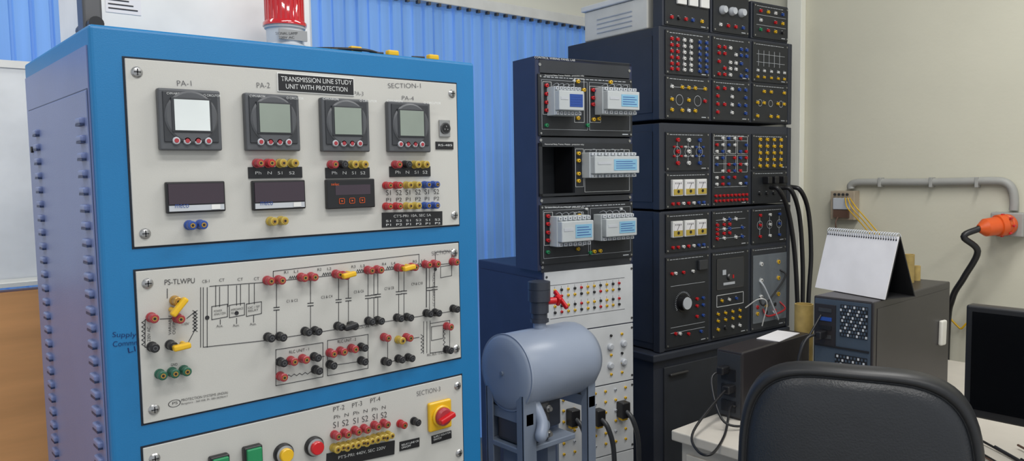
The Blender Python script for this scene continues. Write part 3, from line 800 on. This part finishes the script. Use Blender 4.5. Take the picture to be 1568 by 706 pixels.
grid(r, (.2, .4, .6, .8), (.25, .5, .75), lambda i, j: [[RD, YE, WH, BL], [WH, None, RD, YE], [GR, RD, YE, BK]][j][i])
hl(r, .1, .9, .35); hl(r, .1, .9, .62)
b.build(fr.e)
b = MB("beige_supply_unit")
Rz = Matrix.Rotation(math.radians(-5.3), 3, 'Z')
o_ = Rz @ Vector((.27, .265, 0)) + fr.o
b.box((o_.x, o_.y, zb + .065), (.5, .36, .12), m_beige, Rz, .006)
b.box((o_.x, o_.y, zb + .137), (.52, .38, .022), m_white, Rz, .004)
o2 = Rz @ Vector((.27 - .252, .265, 0)) + fr.o
for k in range(4): b.box((o2.x, o2.y, zb + .03 + k * .018), (.004, .20, .004), m_lgrey, Rz)
b.build()

# thick cables from rack to floor
b = MB("power_cable")
for pts in ([(1180, 287), (1192, 290), (1206, 320), (1216, 380), (1221, 460), (1222, 540)], [(1196, 287), (1212, 292), (1224, 330), (1229, 400), (1229, 470), (1228, 560)], [(1210, 286), (1226, 292), (1238, 325), (1242, 390), (1238, 460), (1236, 560)]):
    L = [onY(x, y, 1.66) for x, y in pts]; L[0] = onY(pts[0][0], pts[0][1], 1.70)
    L.append(Vector((L[-1].x, L[-1].y, .02)))
    b.tube(L, .0095, m_black, 10)
b.build()

# ================================================================ tank
TY = 1.555; TX0 = onY(772, 570, TY).x; TZ = onY(776, 570, TY).z; TR = .103; TX1 = onY(880, 545, TY).x
T = Fr("pressure_tank", TX0, TY, 0)
b = MB("tank_vessel"); L_ = TX1 - TX0
b.lathe((0, 0, TZ), (1, 0, 0), [(0, -.008), (TR * .6, -.006), (TR * .9, 0), (TR, .008), (TR, L_ * .5), (TR, L_ - .02), (TR * .97, L_), (TR * .8, L_ + .028), (TR * .4, L_ + .044), (0, L_ + .048)], m_tank, 56, True)
b.lathe((.006, 0, TZ), (1, 0, 0), [(TR + .0015, 0), (TR + .0015, .006)], m_tank, 56)
b.lathe((-.008, 0, TZ), (-1, 0, 0), [(.006, 0), (.006, .004)], m_stand, 12)
b.build(T.e)
b = MB("ball_valve")
vx = onY(826, 480, TY).x - TX0; z0 = TZ + TR - .004; zt = onY(825, 430, TY).z
b.cyl((vx, 0, z0 - .01), (vx, 0, z0 + .03), .018, m_tank); b.cyl((vx, 0, z0 + .02), (vx, 0, z0 + .03), .026, m_pipe, n=8)
hh = zt - z0
b.lathe((vx, 0, z0 + .03), (0, 0, 1), [(.022, 0), (.022, .015), (.026, .017), (.026, hh * .35), (.031, hh * .37), (.031, hh * .6), (.026, hh * .62), (.026, hh - .055), (.031, hh - .053), (.031, hh - .032), (.022, hh - .03)], m_pipe, 24)
hz = onY(850, 458, TY).z
b.cyl((vx, 0, hz), (vx + .045, -.02, hz), .010, m_bred)
b.box((vx + .050, -.022, hz), (.012, .022, .026), m_bred, Matrix.Rotation(.5, 3, 'X'), .004)
b.box((vx + .056, -.028, hz + .002), (.010, .013, .066), m_bred, Matrix.Rotation(-.85, 3, 'X'), .004)
b.build(T.e)
b = MB("tank_stand")
for xx in (.02, L_ - .012):
    for yy in (-.075, .075):
        hw = .022 if xx < .1 else .014
        b.bx(xx - hw, xx + hw, yy - .003, yy + .003, .04, TZ - .05, m_stand); b.bx(xx - hw, xx - hw + .004, yy, yy + (.025 if yy < 0 else -.025), .04, TZ - .05, m_stand)
    b.bx(xx - .012, xx + .012, -.078, .078, TZ - .13, TZ - .10, m_stand); b.bx(xx - .012, xx + .012, -.078, .078, .12, .145, m_stand)
for yy in (-.075, .075):
    b.bx(.0, L_, yy - .004, yy + .004, .3, .325, m_stand); b.bx(.0, L_, yy - .004, yy + .004, .12, .145, m_stand)
    b.bx(-.03, L_ + .02, yy - .02, yy + .02, 0, .04, m_stand, .004)
b.bx(.0, L_, -.07, .07, .5, .51, m_stand)
b.build(T.e)
b = MB("pump_unit")
px_, pz_ = onY(806, 652, TY - .06).x - TX0 + .035, onY(804, 655, TY - .06).z
b.box((px_ + .005, -.005, pz_), (.105, .11, .11), m_dmetal, None, .012)
for dx in (-.035, .043):
    for dz in (-.035, .035): b.lathe((px_ + dx, -.06, pz_ + dz), (0, -1, 0), [(.010, 0), (.010, .006), (.006, .007), (.006, .014)], m_metal, 12)
b.lathe((px_ + .005, -.06, pz_), (0, -1, 0), [(.03, 0), (.028, .01), (.018, .012), (.018, .03)], m_stand, 24)
b.bx(px_ - .06, px_ + .14, -.07, .07, pz_ - .07, pz_ - .055, m_stand, .003)
b.box((px_ + .095, .01, pz_ + .01), (.06, .08, .09), m_pipe, None, .008)
ex = onY(832, 640, TY - .09).x - TX0
b.tube([(px_ + .0, -.085, pz_ - .02), (ex - .015, -.095, pz_ - .02), (ex, -.085, pz_ + .01), (ex, -.06, pz_ + .05), (ex, -.02, pz_ + .10)], .016, m_tank, 14)
b.bx(px_ - .04, px_ - .01, -.03, .03, .51, pz_ - .07, m_stand); b.bx(px_ + .07, px_ + .1, -.03, .03, .51, pz_ - .07, m_stand)
b.build(T.e)

# ================================================================ desk group
DZ = .70
DX, DYB = 1.66, 1.27
b = MB("computer_desk")
b.bx(DX, 3.0, -.35, DYB, DZ - .028, DZ, m_desk, .004)
b.bx(DX + .02, DX + .5, .97, DYB - .02, .02, DZ - .028, m_desk2, .003)
b.bx(DX + .02, DX + .5, -.33, -.03, .02, DZ - .028, m_desk2, .003)
for k in range(3): b.bx(DX + .012, DX + .02, .99, DYB - .04, .06 + k * .2, .24 + k * .2, m_desk, .002)
b.bx(2.93, 2.97, -.3, DYB - .04, .0, DZ - .028, m_desk2, .002)
b.bx(DX + .03, DX + .48, .98, DYB - .03, 0, .02, m_black); b.bx(DX + .03, DX + .48, -.32, -.04, 0, .02, m_black)
b.build()
# tower pc
TXp = 2.0; TY0 = onX(1338, 470, TXp).y; TY1 = onX(1246, 470, TXp).y; TT = (onX(1338, 463, TXp).z + onX(1246, 452, TXp).z) / 2
TL_ = onY(1455, 440, TY0).x
PC = Fr("desktop_computer_tower", 0, 0, 0)
b = MB("tower_case")
b.bx(TXp, TL_, TY0, TY1, DZ + .008, TT, m_pc, .004)
b.bx(TXp - .004, TXp + .004, TY0 + .006, TY1 - .006, DZ + .014, TT - .006, m_pcb)
wy = TY1 - TY0
for (y0, y1, z0, z1) in ((TY0 + .08 * wy, TY0 + .52 * wy, TT - .10, TT - .015), (TY0 + .08 * wy, TY0 + .6 * wy, TT - .20, TT - .15)):
    b.bx(TXp - .007, TXp - .003, y0, y1, z0, z1, m_black)
    n = 9; mm = int((z1 - z0) / .009)
    for i in range(n):
        for j in range(mm):
            yy = y0 + (y1 - y0) * (i + .5 + (.25 if j % 2 else -.25)) / n; zz = z0 + (z1 - z0) * (j + .5) / mm
            b.bx(TXp - .0085, TXp - .0065, yy - .0024, yy + .0024, zz - .0030, zz + .0030, m_lgrey if (i + j) % 3 == 0 else m_pcb)
b.bx(TXp - .008, TXp - .003, TY0 + .6 * wy, TY0 + .95 * wy, TT - .13, TT - .02, m_pc)
for k in range(4): b.bx(TXp - .0105, TXp - .006, TY0 + .66 * wy, TY0 + .88 * wy, TT - .04 - k * .024, TT - .03 - k * .024, [m_dgrey, m_bluep, m_black, m_dmetal][k])
b.bx(TXp - .0075, TXp - .003, TY0 + .05 * wy, TY0 + .95 * wy, TT - .135, TT - .130, m_black); b.bx(TXp - .0075, TXp - .003, TY0 + .05 * wy, TY0 + .95 * wy, TT - .215, TT - .21, m_black)
for k in range(5): b.bx(TXp - .009, TXp - .004, TY0 + .1 * wy, TY0 + .7 * wy, TT - .235 - k * .016, TT - .227 - k * .016, m_dmetal)
b.bx(TXp + .02, TL_ - .02, TY0 - .001, TY0 + .001, DZ + .03, TT - .02, m_pc)
for xx in (TXp + .05, TL_ - .05):
    for yy in (TY0 + .02, TY1 - .02): b.cyl((xx, yy, DZ), (xx, yy, DZ + .009), .012, m_black, n=10)
qx = onY(1440, 509, TY0); b.box((min(qx.x, TL_ - .03), TY0 - .006, qx.z), (.036, .012, .075), m_beige, Matrix.Rotation(.05, 3, 'Y'), .005)
b.build(PC.e)
b = MB("cables"); yy = TY0 + .78 * wy
b.tube([(TXp - .01, yy, TT - .10), (TXp - .07, yy + .02, TT - .11), (TXp - .10, yy + .03, TT - .2), (TXp - .08, yy + .03, DZ + .02)], .004, m_black)
b.tube([(TXp - .01, yy + .01, TT - .05), (TXp - .05, yy + .02, TT - .1), (TXp - .08, yy + .03, TT - .14), (TXp - .04, yy + .04, TT - .3)], .003, m_black)
b.box((TXp - .025, yy, TT - .10), (.04, .016, .02), m_black, None, .003); b.build(PC.e)

# UPS
ux = 1.86; U = Fr("ups_battery_unit", 0, 0, 0)
uy0 = onX(1137, 600, ux).y; uy1 = onX(1102, 600, ux).y; uz = onX(1120, 537, ux).z
uy1 = max(uy1, uy0 + .085); ul = .37
b = MB("ups_case"); b.bx(ux, ux + ul, uy0, uy1, DZ, uz, m_pc, .006)
b.bx(ux - .003, ux + .002, uy0 + .006, uy1 - .006, DZ + .008, uz - .008, m_dgrey)
for k in range(3): b.bx(ux - .006, ux - .002, uy0 + .02, uy1 - .02, DZ + .02 + k * .045, DZ + .052 + k * .045, m_black)
for k in range(8): b.bx(ux + .05 + k * .02, ux + .062 + k * .02, uy0 - .001, uy0 + .002, DZ + .03, DZ + .06, m_black)
b.build(U.e)
b = MB("paper_sheet"); b.box((ux + .26, (uy0 + uy1) / 2, uz + .0015), (.15, .07, .002), m_page, Matrix.Rotation(.12, 3, 'Z')); b.build()
b = MB("ups_cables")
def dz_(x, y, z=DZ + .006): return onZ(x, y, z)
b.tube([(ux - .005, uy0 + .03, DZ + .09), (ux - .05, uy0 + .03, DZ + .085), dz_(1062, 660, DZ + .03), dz_(1068, 690), dz_(1090, 695), dz_(1110, 665), (ux - .03, uy0 + .02, DZ + .04), (ux - .004, uy0 + .02, DZ + .04)], .0035, m_black)
b.tube([(ux - .005, uy0 + .05, DZ + .14), (ux - .06, uy0 + .06, DZ + .12), (ux - .1, uy0 + .0, DZ + .03), (ux - .06, uy0 - .04, DZ + .01), (ux + .03, uy0 - .03, DZ + .01)], .0035, m_black)
b.box((ux - .02, uy0 + .03, DZ + .09), (.035, .022, .022), m_black, None, .004); b.box((ux - .02, uy0 + .05, DZ + .14), (.035, .022, .022), m_black, None, .004)
b.build(U.e)

# calendar on the tower
A = onZ(1248, 440, TT + .002); B = onZ(1354, 459, TT + .002)
cv = (B - A); cw = cv.length; cd = cv.normalized(); nn = Vector((cd.y, -cd.x, 0))
if nn.x < 0: nn = -nn
K = Fr("desk_calendar", 0, 0, 0); b = MB("calendar_easel")
hgt = .163; lean = .045
tA = A + nn * lean + Vector((0, 0, hgt)); tB = B + nn * lean + Vector((0, 0, hgt))
b.prism([A, B, tB, tA], nn * .004, m_page)
b.prism([A + nn * .005, B + nn * .005, tB + nn * .005, tA + nn * .005], nn * .003, m_card)
bA = A + nn * .11; bB = B + nn * .11
b.prism([bA, bB, tB + nn * .008, tA + nn * .008], nn * -.003, m_card)
b.prism([A + nn * .006, B + nn * .006, bB, bA], Vector((0, 0, .002)), m_card)
for i in range(30):
    q = tA.lerp(tB, (i + .5) / 30) + nn * .004
    b.tube([q + nn * -.004 + Vector((0, 0, -.008)), q + nn * -.009 + Vector((0, 0, .002)), q + Vector((0, 0, .009)), q + nn * .009 + Vector((0, 0, .0)), q + nn * .005 + Vector((0, 0, -.008))], .0012, m_lgrey, 5, 3)
    b.box(q + nn * -.0065 + Vector((0, 0, -.009)), (.003, .003, .004), m_black)
b.build(K.e)
b = MB("small_tan_cylinders")  # plain tan cylinders, same look as the cardboard tube
for (px, X_, h_, r_) in ((1392, 2.33, .085, .014), (1405, 2.36, .045, .011)):
    q = onY(px, 430, (TY0 + TY1) / 2); b.lathe((min(q.x, TL_ - .04), (TY0 + TY1) / 2, TT), (0, 0, 1), [(r_, 0), (r_, h_), (r_ * .8, h_), (r_ * .8, h_ - .005)], m_cork, 18)
b.build()
b = MB("cardboard_tube"); q = C + ray(1231, 480) * 2.42
b.lathe((q.x, min(q.y, DYB - .035), DZ), (0, 0, 1), [(.028, 0), (.028, q.z - DZ + .03), (.024, q.z - DZ + .03), (.024, q.z - DZ)], m_cork, 24); b.build()

# monitor
mx = 1.95; my1 = onX(1477, 550, mx).y; mz1 = onX(1475, 466, mx).z; mz0 = onX(1480, 637, mx).z
MO = Fr("computer_monitor", 0, 0, 0); b = MB("monitor_panel")
b.bx(mx, mx + .035, my1 - .5, my1, mz0, mz1, m_black, .005)
b.bx(mx - .0015, mx + .002, my1 - .485, my1 - .014, mz0 + .02, mz1 - .014, m_bluescr)
b.bx(mx + .03, mx + .06, my1 - .38, my1 - .12, mz0 + .05, mz1 - .06, m_black, .01)
b.bx(mx + .035, mx + .055, my1 - .28, my1 - .22, DZ + .01, mz0 + .1, m_black, .004)
b.lathe((mx + .04, my1 - .25, DZ), (0, 0, 1), [(.11, 0), (.11, .008), (.04, .014)], m_black, 32)
b.build(MO.e)
b = MB("cables")
for k in range(11):
    x_ = 1.74 + .05 * (k % 3); y_ = my1 + .02 - k * .035
    b.tube([(x_, y_, DZ + .005), (x_ + .07, y_ + .05, DZ + .012), (x_ + .12, y_ - .04, DZ + .005), (x_ + .05 + .02 * k, y_ - .1, DZ + .014), (x_ + .2, y_ - .05, DZ + .005), (x_ + .32, y_ + .1, DZ + .01)], .003, m_jdark if k % 4 == 1 else (m_black if k % 4 else m_dgrey))
b.build(MO.e)

# ================================================================ chair
CH = Fr("office_chair", 1.437, .668, -67)
b = MB("chair_backrest")
HW, ZC, HH = .224, .775, .245
N = 64
def outl(k):
    t = 2 * math.pi * k / N; e = 2 / 3.6; c, s_ = math.cos(t), math.sin(t)
    x = math.copysign(abs(c) ** e, c) * HW; z = math.copysign(abs(s_) ** e, s_) * HH
    x *= (1 - .03 * (z / HH)); return x, z
rings = [(.02, -.030, 0), (.3, -.031, 0), (.6, -.031, 0), (.82, -.030, 0), (.895, -.027, 0), (.91, -.021, 0), (.92, -.021, 1), (.93, -.029, 1), (.955, -.032, 1), (.985, -.026, 1), (1.0, -.01, 1), (1.0, .015, 1), (.975, .032, 0), (.92, .045, 0), (.7, .05, 0), (.3, .05, 0), (.02, .05, 0)]
vs = []; 
for sc_, y, _ in rings:
    for k in range(N):
        x, z = outl(k); x *= sc_; z *= sc_
        vs.append((x, y + 1.1 * x * x + .25 * max(0, z) ** 2 - .0, ZC + z))
b.mats += [m_leather, m_lrim]
for i in range(len(rings) - 1):
    fs = [(i * N + k, i * N + (k + 1) % N, (i + 1) * N + (k + 1) % N, (i + 1) * N + k) for k in range(N)]
    if i == 0: fs.append(list(range(N)))
    if i == len(rings) - 2: fs.append(list(range((i + 1) * N, (i + 2) * N)))
    for q in fs: b.f.append(list(q)); b.m.append(1 if rings[i][2] else 0); b.s.append(True)
b.v += vs
b.build(CH.e)
b = MB("chair_seat"); b.box((0, .27, .475), (.48, .44, .085), m_leather, None, .035)
b.box((0, .03, .56), (.07, .02, .22), m_lrim, Matrix.Rotation(-.12, 3, 'X'), .006); b.box((0, .12, .42), (.08, .22, .03), m_lrim, None, .006); b.build(CH.e)
b = MB("chair_base"); b.cyl((0, .24, .1), (0, .24, .43), .025, m_dmetal); b.cyl((0, .24, .08), (0, .24, .2), .035, m_black)
for k in range(5):
    t = k * 2 * math.pi / 5 + .3; e = Vector((.24 * math.cos(t), .24 + .24 * math.sin(t), .075))
    b.tube([(0, .24, .11), e], .017, m_black, smooth=False); b.cyl(e + Vector((-.01, 0, -.045)), e + Vector((.012, 0, -.045)), .030, m_black); b.cyl(e + Vector((0, 0, -.03)), e, .008, m_metal)
b.build(CH.e)

# ================================================================ wall electrics
def wx(px, py, off=.02): return onX(px, py, WX - off)
q = wx(1297, 313, 0); JT = q.z + .060
b = MB("electrical_conduit")
L = [wx(1303, 289), wx(1303, 284), wx(1310, 280), wx(1330, 279), wx(1400, 279), wx(1470, 278), wx(1520, 277), wx(1541, 280), wx(1551, 292), wx(1553, 310), wx(1552, 322)]
L[0].z = max(L[0].z, JT + .001)
L[1].z = max(L[1].z, L[0].z + .008)
b.tube(L, .0155, m_conduit, 14)
for px in (1352, 1430, 1500):
    k_ = wx(px, 279, .0); b.bx(WX - .038, WX, k_.y - .006, k_.y + .006, k_.z - .02, k_.z + .02, m_conduit, .002)
b.build()
b = MB("junction_box"); b.bx(WX - .05, WX, q.y - .055, q.y + .05, q.z - .065, JT, m_jbox, .003)
b.bx(WX - .06, WX - .05, q.y - .04, q.y + .035, q.z - .02, q.z + .03, m_lgrey, .003)
b.bx(WX - .064, WX - .05, q.y - .035, q.y + .03, q.z - .055, q.z - .022, m_jdark)
for k in range(4): b.lathe((WX - .06, q.y - .03 + k * .018, q.z + .045), (-1, 0, 0), [(.006, 0), (.006, .006)], m_dmetal, 10)
for k in range(3):
    b.tube([(WX - .06, q.y - .02 - .01 * k, q.z + .03), (WX - .1, q.y - .05 - .02 * k, q.z - .01), (WX - .07, q.y - .09 - .02 * k, q.z - .07), (WX - .03, q.y - .15 - .02 * k, q.z - .16)], .0024, m_yel)
b.tube([(WX - .06, q.y + .01, q.z - .05), (WX - .08, q.y + .01, q.z - .09), (WX - .03, q.y + .0, q.z - .2)], .003, m_jdark)
b.build()
q = wx(1548, 343, 0)
S = Fr("industrial_power_socket", 0, 0, 0); b = MB("socket_housing")
b.bx(WX - .05, WX, q.y - .055, q.y + .055, q.z - .045, q.z + .045, m_conduit, .006)
b.lathe((WX - .05, q.y, q.z), (-1, .15, 0), [(.040, 0), (.040, .02), (.037, .022), (.037, .045)], m_orange, 28)
b.lathe((WX - .095, q.y + .006, q.z), (-.8, .6, -.12), [(.040, -.01), (.040, .012), (.034, .014), (.033, .06), (.022, .075), (.014, .085)], m_orange, 28)
for k in range(8): 
    t = k * math.pi / 4; b.box((WX - .093, q.y + .039 * math.cos(t), q.z + .039 * math.sin(t)), (.02, .008, .008), m_bred, None, .002)
c0 = Vector((WX - .095, q.y + .006, q.z)) + Vector((-.8, .6, -.12)).normalized() * .08
b.tube([c0, c0 + Vector((-.04, .04, -.03)), onX(1497, 385, WX - .16), onX(1476, 425, WX - .15), onX(1458, 458, WX - .13), onX(1450, 520, WX - .1), Vector((WX - .1, onX(1450, 520, WX - .1).y, .02))], .0115, m_black, 12)
b.build(S.e)
b = MB("yellow_wire"); b.tube([onX(1455, 488, WX - .03), onX(1470, 503, WX - .03), onX(1490, 520, WX - .03), Vector((WX - .03, onX(1490, 520, WX - .03).y - .05, .02))], .004, m_yel); b.build()

# ---------------------------------------------------------------- finish texts
bpy.context.view_layer.update()
for o, w_, h_ in TL:
    d = o.dimensions
    if d.x > 1e-6 and d.y > 1e-6:
        o.scale = (w_ / d.x, h_ / d.y, 1)

# ================================================================ light
wd = bpy.data.worlds.new("world"); SC.world = wd; wd.use_nodes = True
wd.node_tree.nodes["Background"].inputs[0].default_value = (.90, .95, 1, 1)
wd.node_tree.nodes["Background"].inputs[1].default_value = .70
def area(n, loc, sx, sy, e, col=(1, .985, .955), rot=(0, 0, 0)):
    l = bpy.data.lights.new(n, 'AREA'); l.shape = 'RECTANGLE'; l.size = sx; l.size_y = sy; l.energy = e; l.color = col
    o = bpy.data.objects.new(n, l); SC.collection.objects.link(o); o.location = loc; o.rotation_euler = rot
area("ceiling_light", (.3, .2, 2.86), 1.3, .25, 23); area("ceiling_light.001", (2.0, .6, 2.86), 1.3, .25, 26); area("ceiling_light.002", (1.0, -1.0, 2.86), 1.3, .25, 20); area("ceiling_light.003", (-.6, 1.9, 2.86), 1.2, .25, 16)
